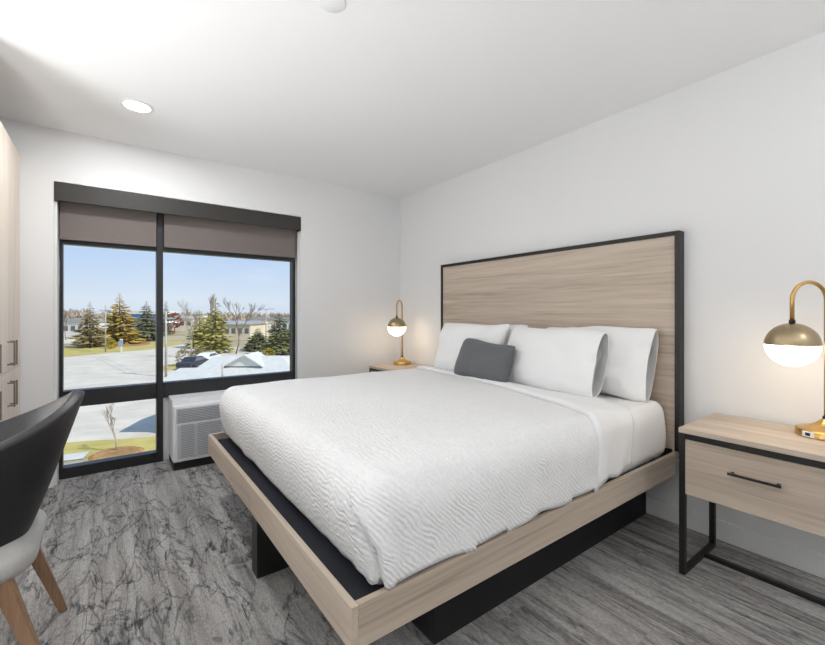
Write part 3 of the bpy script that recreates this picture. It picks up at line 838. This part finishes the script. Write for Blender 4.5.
F_FAR = outdoor('far_bare_woods', srgb(160, 150, 134), srgb(184, 168, 152), 0.03)  # distance haze mixed into these pale tones
BARK = outdoor('brown_bark', srgb(110, 94, 78), srgb(152, 134, 114), 1.5)
BARKP = outdoor('pale_bark', srgb(140, 130, 118), srgb(186, 176, 164), 1.5)
POLE = outdoor('weathered_pole', srgb(150, 146, 138), srgb(190, 186, 178), 0.8)
B_WHITE = outdoor('white_siding', srgb(214, 212, 206), srgb(228, 226, 220), 0.3)
B_CREAM = outdoor('cream_siding', srgb(206, 194, 168), srgb(222, 210, 186), 0.3)
B_BLUE = outdoor('blue_siding', srgb(72, 116, 170), srgb(92, 136, 190), 0.3)
B_ROOF = outdoor('grey_roofing', srgb(150, 150, 148), srgb(172, 172, 170), 0.4)
SHING = outdoor('pale_grey_shingles', srgb(196, 196, 190), srgb(208, 208, 202), 3.0)
SIGNC = plain('grey_blue_sign', srgb(150, 166, 190), 0.5)
WINDK = plain('dark_window_glass', srgb(96, 100, 104), 0.15)
CARD = plain('dark_car_paint', srgb(40, 44, 52), 0.3)
CARW = plain('white_car_paint', srgb(232, 232, 232), 0.3)
TYRE = plain('tyre_rubber', srgb(24, 24, 24), 0.8)

struct(box('ground', (-500, 6.5, G - 0.5), (700, 900, G), SOIL, bev=0))
def patch(name, px, mat, dz):
    bm = bmesh.new(); top = [bm.verts.new(gp(x, y, dz)) for x, y in px]; bot = [bm.verts.new(gp(x, y, -0.02)) for x, y in px]
    bm.faces.new(top); bm.faces.new(bot[::-1])
    for i in range(len(px)): j = (i + 1) % len(px); bm.faces.new((top[i], bot[i], bot[j], top[j]))
    return struct(mesh_obj(name, bm, mat))
patch('pavement', [(-120, 372), (63, 357.5), (150, 349.5), (182, 344.5), (215, 346), (300, 352), (360, 420), (330, 560), (-160, 560)], PAVE, 0.03)
patch('far_parking_lot', [(-60, 345.5), (62, 343.6), (112, 342.2), (112, 338.5), (62, 338), (-60, 338)], PAVE, 0.03)
patch('verge_lawn', [(-120, 371.5), (63, 357), (150, 349), (182, 344), (182, 341), (110, 345), (62, 347.5), (-60, 350)], LAWN, 0.05)
patch('tree_bed', [(98, 347.5), (138, 346.5), (150, 344.5), (150, 341.5), (110, 342.5), (96, 345)], MULCH, 0.07)
patch('road_verge', [(162, 372), (182, 368), (182, 363), (162, 366)], LAWN, 0.05)
patch('foundation_lawn', [(-60, 452), (30, 446), (62, 444), (90, 441.5), (130, 439.5), (156, 437), (260, 428), (330, 560), (-160, 560)], LAWN, 0.05)
c = gp(117, 455)
bm = bmesh.new()
ring = [(1.15 * (1 + 0.12 * noise.noise(Vector((k, 1, 0)))) * math.cos(2 * math.pi * k / 28), 1.15 * (1 + 0.12 * noise.noise(Vector((k, 4, 0)))) * math.sin(2 * math.pi * k / 28)) for k in range(28)]
lo_ = [bm.verts.new((x, y, 0)) for x, y in ring]; hi_ = [bm.verts.new((x * 0.82, y * 0.82, 0.10)) for x, y in ring]
bm.faces.new(hi_); bm.faces.new(lo_[::-1])
for k in range(28): bm.faces.new((lo_[k], lo_[(k + 1) % 28], hi_[(k + 1) % 28], hi_[k]))
mr = mesh_obj('mulch_ring', bm, MULCH); mr.location = (c.x, c.y, G + 0.05)
tag(mr, 'round brown mulch bed around the young sapling below the window', 'mulch bed')

def frond(bm, p, d, L, w):
    d = d.normalized(); s = d.cross(Vector((0, 0, 1))); s = s.normalized() if s.length > 1e-4 else Vector((1, 0, 0)); u = s.cross(d)
    a = bm.verts.new(p); e = bm.verts.new(p + d * L)
    m = p + d * (L * 0.45)
    q = [bm.verts.new(m + s * w), bm.verts.new(m + u * w * 0.35), bm.verts.new(m - s * w), bm.verts.new(m - u * w * 0.5)]
    for i in range(4):
        j = (i + 1) % 4; bm.faces.new((a, q[i], q[j])); bm.faces.new((e, q[j], q[i]))
def conifer(px, ytop, ybase, hwpx, mat, label, seed, lean=1.0, bare=0.08, name='conifer_tree'):
    rnd = random.Random(seed); t = dist(ybase); b = gp(px, ybase)
    H = (ybase - ytop) / FOC * t; Rm = hwpx / FOC * t
    e = empty(name, b); tag(e, label, 'tree', 'conifers outside the window')
    bm = bmesh.new(); add_tube(bm, [(0, 0, 0), (0, 0, H * 0.6), (0, 0, H * 0.97)], [H * 0.022, H * 0.012, H * 0.003], 7); mesh_obj('trunk', bm, BARK, e, True)
    bm = bmesh.new(); L = 26
    for i in range(L):
        f = bare + (1 - bare) * (i / (L - 1)) ** 0.95
        R = Rm * ((1 - f) ** lean) * rnd.uniform(0.55, 1.2) + 0.02 * H
        n = max(4, int(15 * (1 - f) + 4))
        for k in range(n):
            a = 2 * math.pi * (k + rnd.random()) / n
            for seg in range(2):
                r0 = R * (0.1 + 0.45 * seg) * rnd.uniform(0.8, 1.1); Lb = R * rnd.uniform(0.5, 0.75)
                d = Vector((math.cos(a), math.sin(a), rnd.uniform(-0.35, 0.12)))
                frond(bm, Vector((math.cos(a) * r0, math.sin(a) * r0, H * f * 0.985 - r0 * 0.12 + rnd.uniform(-0.02, 0.02) * H)), d, Lb + 0.02 * H, max(0.05, R * rnd.uniform(0.13, 0.22)))
    frond(bm, Vector((0, 0, H * 0.93)), Vector((0.02, 0.01, 1)), H * 0.07, H * 0.012)
    mesh_obj('foliage', bm, mat, e)
    return e
conifer(90, 302, 347.5, 15, F_GREY, 'thin grey-green conifer, leftmost tree in the left window pane', 1)
conifer(119.5, 293.5, 344, 19, F_OLIVE, 'tallest golden olive conifer in the left window pane', 2, 0.85)
conifer(146.5, 301, 341, 15, F_DARK, 'dark conifer just left of the window mullion', 3, 0.85)
conifer(166, 301, 335, 8, F_GREY, 'narrow conifer just right of the window mullion', 4)
conifer(199.5, 310, 348, 12, F_LIME, 'low yellow-green conifer beside the pale bare tree', 5, 0.6)
conifer(215.5, 298, 353, 15, F_LIME, 'tall yellow-green conifer in the middle of the right pane', 6, 0.75)
conifer(258, 328, 351, 13, F_DARK, 'short dark pine right of the brown bare tree', 7, 0.6)
conifer(279, 312, 355, 15, F_DARK, 'tall open dark pine at the right end of the right pane', 8, 0.55)
conifer(292, 320, 349, 10, F_DARK, 'dark pine cut off by the right window frame', 9, 0.7)

def bare_tree(px, ytop, ybase, mat, label, seed, spread=0.55, levels=6, r0=0.02, name='bare_tree', stems=1, thin=0.66):
    rnd = random.Random(seed); t = dist(ybase); b = gp(px, ybase); H = (ybase - ytop) / FOC * t
    e = empty(name, b); tag(e, label, 'tree', 'leafless trees outside the window')
    bt = bmesh.new(); bb = bmesh.new()
    def grow(p, d, L, r, lv):
        mid = p + d * L * 0.5 + Vector((rnd.uniform(-1, 1), rnd.uniform(-1, 1), 0)) * L * 0.05; q = p + d * L
        add_tube(bt if lv == levels else bb, [p, mid, q], [r, r * 0.85, r * 0.7], 6 if lv >= levels - 1 else 4)
        if lv == 0: return
        n = 2 if lv > 3 else 3
        for k in range(n):
            a = rnd.uniform(0, 2 * math.pi); tilt = spread * rnd.uniform(0.4, 1.2)
            side = Vector((math.cos(a), math.sin(a), 0))
            nd = (d + side * tilt + Vector((0, 0, 0.22))).normalized()
            grow(p + d * L * rnd.uniform(0.6, 1.0), nd, L * rnd.uniform(0.62, 0.82), r * thin, lv - 1)
    for s in range(stems):
        d0 = Vector((rnd.uniform(-0.15, 0.15), rnd.uniform(-0.15, 0.15), 1)).normalized()
        grow(Vector((rnd.uniform(-.2, .2), rnd.uniform(-.2, .2), 0)) * (1 if stems > 1 else 0), d0, H * 0.30, H * r0, levels)
    for bm in (bt, bb):
        zmax = H
        for v in bm.verts:
            if v.co.z < 0: v.co.z = 0.0
    top = max(v.co.z for v in bb.verts); k = H / top
    for bm in (bt, bb): bmesh.ops.scale(bm, vec=(1, 1, k), verts=bm.verts)
    mesh_obj('trunk', bt, mat, e, True); mesh_obj('branches', bb, mat, e)
    return e
bare_tree(190, 298, 358, BARKP, 'pale leafless tree with fine twigs left of the yellow-green conifers', 11, 0.5, 6, 0.009, stems=2)
bare_tree(212, 292, 348.5, BARK, 'slender leafless tree rising behind the yellow-green conifers', 12, 0.25, 5, 0.009)
bare_tree(236, 297, 354, BARK, 'forked brown leafless tree with wide limbs in the right pane', 15, 0.6, 6, 0.014)
bare_tree(117, 402, 453, BARKP, 'young staked leafless sapling seen through the lower window pane', 18, 0.38, 5, 0.016, name='sapling')
bare_tree(66, 309, 340, BARK, 'small leafless tree at the left end of the left pane', 21, 0.5, 5, 0.014)

def bush(px, yb, wpx, hpx, mat, label, seed, trunk=0.0, name='shrub'):
    rnd = random.Random(seed); t = dist(yb); b = gp(px, yb); W = wpx / FOC * t; Hh = hpx / FOC * t
    e = empty(name, b); tag(e, label, 'tree' if trunk else 'shrub')
    if trunk:
        bm = bmesh.new(); add_tube(bm, [(0, 0, 0), (0, 0, trunk * Hh + 0.3)], W * 0.04, 6); mesh_obj('trunk', bm, BARK, e)
    bm = bmesh.new()
    for k in range(240):
        u = rnd.uniform(-1, 1); a = rnd.uniform(0, 2 * math.pi); r = math.sqrt(1 - u * u) * rnd.uniform(0.7, 1)
        p = Vector((math.cos(a) * r * W / 2, math.sin(a) * r * W / 2, Hh * (trunk + (1 - trunk) * (0.5 + 0.5 * u * rnd.uniform(0.7, 1)))))
        p.z = max(p.z, 0.02)
        frond(bm, p, Vector((math.cos(a), math.sin(a), max(u, 0.0) + rnd.uniform(0, 0.4))), W * 0.16, W * 0.07)
    mesh_obj('foliage', bm, mat, e); return e
bush(174.5, 334, 13, 21, F_RED, 'round russet tree right of the window mullion', 31, 0.25, 'russet_tree')
bush(111.5, 349, 9, 9, F_YEL, 'bright yellow-green shrub under the tallest conifer', 32)
bush(183, 366, 12, 17, F_GREY, 'grey tangled shrub at the left end of the shingle roof', 33)
bush(199, 359, 14, 10, F_GREY, 'low grey scrub behind the parked cars', 34)
bush(269, 358, 11, 9, F_YEL, 'yellowish shrub between the two dark pines', 35)

# distant woods on the horizon
bm = bmesh.new(); rnd = random.Random(5)
for k in range(420):
    px = -40 + k * 0.95; t = rnd.uniform(330, 460); p = at_depth(px, HOR, t); h = rnd.uniform(5, 10) + (3 if px < 90 else 0)
    for q_ in range(16):
        a = rnd.uniform(0, 6.283); rr = rnd.uniform(0, 3.5); z0 = rnd.uniform(-0.5, h * 0.45)
        frond(bm, Vector((p.x + rr * math.cos(a), p.y + rr * math.sin(a), G + max(0, z0))), Vector((rnd.uniform(-0.5, 0.5), rnd.uniform(-0.5, 0.5), 1)), h * rnd.uniform(0.4, 0.62), rnd.uniform(0.7, 1.6))
dw = mesh_obj('distant_woods', bm, F_FAR); tag(dw, 'hazy brown line of distant woods along the horizon', 'woods', kind='stuff')

def building(px0, px1, ytop, ybase, mat, label, roof, depth=12, nwin=0, gable=False):
    t = dist(ybase); a = gp(px0, ybase); b = gp(px1, ybase); W = (b - a).length; H = (ybase - ytop) / FOC * t
    e = empty('distant_building', (a + b) / 2); e.rotation_euler = (0, 0, math.atan2(b.y - a.y, b.x - a.x)); tag(e, label, 'building', 'buildings outside the window')
    hw = H * 0.82
    box('wall', (-W / 2, 0, 0), (W / 2, depth, hw), mat, e, 0)
    bm = bmesh.new(); o = 0.4
    if gable:
        pr = [(-o, hw), (depth / 2, H), (depth + o, hw)]
    else:
        pr = [(-o, hw), (-o, H), (depth + o, H), (depth + o, hw)]
    A = [bm.verts.new((-W / 2 - o, y, z)) for y, z in pr]; B = [bm.verts.new((W / 2 + o, y, z)) for y, z in pr]
    bm.faces.new(A); bm.faces.new(B[::-1])
    for i in range(len(pr)): j = (i + 1) % len(pr); bm.faces.new((A[i], B[i], B[j], A[j]))
    mesh_obj('roof', bm, roof, e)
    for k in range(nwin):
        x = -W / 2 + W * (k + 0.5) / nwin; ww = W / nwin * 0.3
        box('window', (x - ww, -0.06, hw * 0.42), (x + ww, 0.0, hw * 0.75), WINDK, e, 0)
building(40, 84, 319, 337, B_WHITE, 'low white building behind the leftmost conifer', B_ROOF, 14, 6)
building(126, 158, 311, 328, B_BLUE, 'blue building with pale roof behind the dark conifer', B_WHITE, 16, 4)
building(172, 192, 316, 330.5, B_CREAM, 'cream building beside the round russet tree', B_WHITE, 12, 3)
building(204, 250, 321, 340, B_CREAM, 'long cream building behind the yellow-green conifers', B_ROOF, 14, 7, True)
building(252, 300, 318, 333, B_WHITE, 'pale flat building behind the tall dark pine', B_ROOF, 16, 8)

# utility poles, lamp posts, wires
def pole(px, ytop, ybase, label, arms=1, lamp_=False, r=0.12):
    t = dist(ybase); b = gp(px, ybase); H = (ybase - ytop) / FOC * t
    e = empty('utility_pole' if not lamp_ else 'street_light', b); e.rotation_euler = (0, 0, -YAW)
    tag(e, label, 'pole', 'poles outside the window')
    bm = bmesh.new(); add_tube(bm, [(0, 0, 0), (0, 0, H)], [r, r * 0.75], 8); mesh_obj('post', bm, POLE, e, True)
    if lamp_:
        for s in (-1, 1):
            bm = bmesh.new(); add_tube(bm, [(0, 0, H * 0.985), (s * 0.5, 0, H), (s * 1.5, 0, H)], 0.06, 6); mesh_obj('arm', bm, POLE, e)
            box('lamp_head', (s * 1.5 - 0.4, -0.2, H - 0.08), (s * 1.5 + 0.4, 0.2, H + 0.08), POLE, e, 0.03)
    else:
        box('cross_arm', (-1.1, -0.07, H * 0.88), (1.1, 0.07, H * 0.88 + 0.14), POLE, e, 0)
    return e
pole(105.5, 305, 352, 'pale utility pole in front of the tallest conifer')
pole(166, 311, 377, 'pale utility pole beside the window mullion', r=0.13)
pole(266, 309, 345, 'twin-headed street light above the short dark pine', lamp_=True)
def wire(a, b, label):
    pts = [a.lerp(b, k / 12) - Vector((0, 0, 1)) * (0.5 * 4 * (k / 12) * (1 - k / 12)) for k in range(13)]
    bm = bmesh.new(); add_tube(bm, pts, 0.025, 5); o = mesh_obj('overhead_wire', bm, POLE); tag(o, label, 'wire', 'overhead wires')
t1, t2 = dist(352), dist(377)
p1 = at_depth(105.5, 311.5, t1); p2 = at_depth(166, 318.7, t2); p0 = at_depth(20, 306, 95)
wire(p1 + RGT * 1.0, p2 + RGT * 1.0, 'upper overhead wire between the two utility poles')
wire(p1 - RGT * 1.0 - Vector((0, 0, 0.9)), p2 - RGT * 1.0 - Vector((0, 0, 1.6)), 'lower overhead wire between the two utility poles')
wire(p0, p1, 'overhead wire running left from the pole before the tallest conifer')

# street sign
b = gp(121.2, 352); e = empty('road_sign', b); e.rotation_euler = (0, 0, -YAW); tag(e, 'small blue-grey road sign on a white post by the lawn', 'sign')
box('post', (-0.12, -0.1, 0), (0.12, 0.1, 1.4), B_WHITE, e, 0.02); box('sign_panel', (-0.45, -0.14, 1.1), (0.45, -0.1, 2.0), SIGNC, e, 0.02); box('sign_cap', (-0.25, -0.12, 2.1), (0.25, 0.1, 2.35), B_WHITE, e, 0.03)

# parked cars
def car(px, yb, rz, mat, label):
    e = empty('parked_car', gp(px, yb, 0.03)); e.rotation_euler = (0, 0, rz); tag(e, label, 'car', 'parked cars')
    prof = [(-2.2, 0.35), (-2.2, 0.85), (-1.9, 0.95), (-1.2, 1.0), (-0.6, 1.48), (0.9, 1.5), (1.7, 1.05), (2.2, 0.95), (2.25, 0.4)]
    bm = bmesh.new(); A = [bm.verts.new((x, -0.88 if z < 1.2 else -0.7, z)) for x, z in prof]; B = [bm.verts.new((x, 0.88 if z < 1.2 else 0.7, z)) for x, z in prof]
    bm.faces.new(A); bm.faces.new(B[::-1])
    for i in range(len(prof)): j = (i + 1) % len(prof); bm.faces.new((A[i], B[i], B[j], A[j]))
    mesh_obj('body', bm, mat, e)
    for s in (-1, 1):
        bm = bmesh.new(); q = [bm.verts.new(c_) for c_ in ((-1.05, s * 0.87, 1.03), (1.45, s * 0.87, 1.08), (0.85, s * 0.72, 1.42), (-0.55, s * 0.72, 1.4))]; q2 = [bm.verts.new(v.co + Vector((0, s * 0.02, 0))) for v in q]
        bm.faces.new(q); bm.faces.new(q2[::-1])
        for i in range(4): j = (i + 1) % 4; bm.faces.new((q[i], q[j], q2[j], q2[i]))
        mesh_obj('side_window', bm, WINDK, e)
        for x in (-1.35, 1.35):
            bm = bmesh.new(); add_tube(bm, [(x, s * 0.72, 0.33), (x, s * 0.92, 0.33)], 0.33, 14); mesh_obj('wheel', bm, TYRE, e)
car(193, 368.5, 0.9, CARD, 'dark car parked beside the shingle-roofed house')
car(207, 363.5, 0.9, CARW, 'white car parked beside the dark car')

# neighbouring house with pale shingle roof
hc = gp(250, 420); hp = at_depth(247, HOR, 25.0)
hs = empty('neighbour_house', (hp.x, hp.y, G)); hs.rotation_euler = (0, 0, -YAW)
tag(hs, 'neighbouring house with pale grey shingle roof and white gable', 'house')
def hv(px, py, t):                        # house-local point
    p = at_depth(px, py, t) - Vector((hp.x, hp.y, G)); return Vector((p.dot(RGT), p.dot(FWD), p.z))
def slab(name, pts, mat, th=0.12):
    bm = bmesh.new(); A = [bm.verts.new(p) for p in pts]; B = [bm.verts.new(p - Vector((0, 0, th))) for p in pts]
    bm.faces.new(A); bm.faces.new(B[::-1])
    for i in range(len(pts)): j = (i + 1) % len(pts); bm.faces.new((A[i], B[i], B[j], A[j]))
    return mesh_obj(name, bm, mat, hs)
RL, RRt = hv(213.6, 356.3, 27), hv(280, 355.5, 27); ze = RL.z - 1.2
EL, ER = Vector((RL.x - 0.6, RL.y - 3.5, ze)), Vector((RRt.x + 2.6, RL.y - 3.5, ze))
BL, BR = Vector((RL.x - 0.6, RL.y + 6, ze)), Vector((RRt.x + 2.6, RL.y + 6, ze))
slab('roof_slope', [RL, EL, ER, RRt], SHING); slab('roof_slope', [RRt, BR, BL, RL], SHING)
slab('roof_slope', [RRt, ER, BR], SHING); slab('roof_slope', [RL, BL, EL], SHING)
box('wall', (EL.x + 0.4, EL.y + 0.4, 0), (ER.x - 0.4, BR.y - 0.4, ze), B_WHITE, hs, 0)
WR0, WR1 = hv(179.5, 368, 25.5), hv(216, 367, 25.5); zw = WR0.z - 0.70
slab('wing_roof_slope', [WR0, Vector((WR0.x - 0.1, WR0.y - 2.5, zw)), Vector((WR1.x, WR1.y - 2.5, zw)), WR1], SHING)
slab('wing_roof_slope', [WR1, Vector((WR1.x, WR1.y + 3, zw)), Vector((WR0.x - 0.5, WR0.y + 3, zw)), WR0], SHING)
box('wing_wall', (WR0.x + 0.4, WR0.y - 2.0, 0), (WR1.x - 0.02, WR0.y + 2.6, zw - 0.1), B_WHITE, hs, 0)
ga, gl_, gr_ = hv(245, 355.5, 25.4), hv(225, 366.3, 25.4), hv(261.5, 366.3, 25.4)
def gable_roof(l, a, r, back):
    slab('gable_roof_slope', [a + Vector((0, -0.15, 0.06)), l + Vector((-0.1, -0.15, 0.02)), l + Vector((-0.1, back, 0.02)), a + Vector((0, back, 0.06))], SHING, 0.07)
    slab('gable_roof_slope', [a + Vector((0, -0.15, 0.06)), a + Vector((0, back, 0.06)), r + Vector((0.1, back, 0.02)), r + Vector((0.1, -0.15, 0.02))], SHING, 0.07)
    bm = bmesh.new(); f = [bm.verts.new(p) for p in (l, r, a)]; k = [bm.verts.new(p + Vector((0, 0.15, 0))) for p in (l, r, a)]
    bm.faces.new(f); bm.faces.new(k[::-1])
    for i in range(3): j = (i + 1) % 3; bm.faces.new((f[i], k[i], k[j], f[j]))
    mesh_obj('gable_face', bm, B_WHITE, hs)
gable_roof(gl_, ga, gr_, 2.2)
vp = hv(222.5, 374, 22); bm = bmesh.new(); add_tube(bm, [vp - Vector((0, 0, 0.4)), vp + Vector((0, 0, 0.55))], 0.05, 8); mesh_obj('vent_pipe', bm, POLE, hs, True)

# grey utility box on the ground below the window
b = gp(70, 464); e = empty('utility_box', (b.x, b.y, G + 0.05)); e.rotation_euler = (0, 0, -0.2); tag(e, 'low grey utility box on the grass under the lower pane', 'utility box')
box('cabinet', (-0.55, -0.4, 0), (0.55, 0.4, 0.25), B_ROOF, e, 0.02); box('lid', (-0.6, -0.45, 0.25), (0.6, 0.45, 0.31), SHING, e, 0.015)
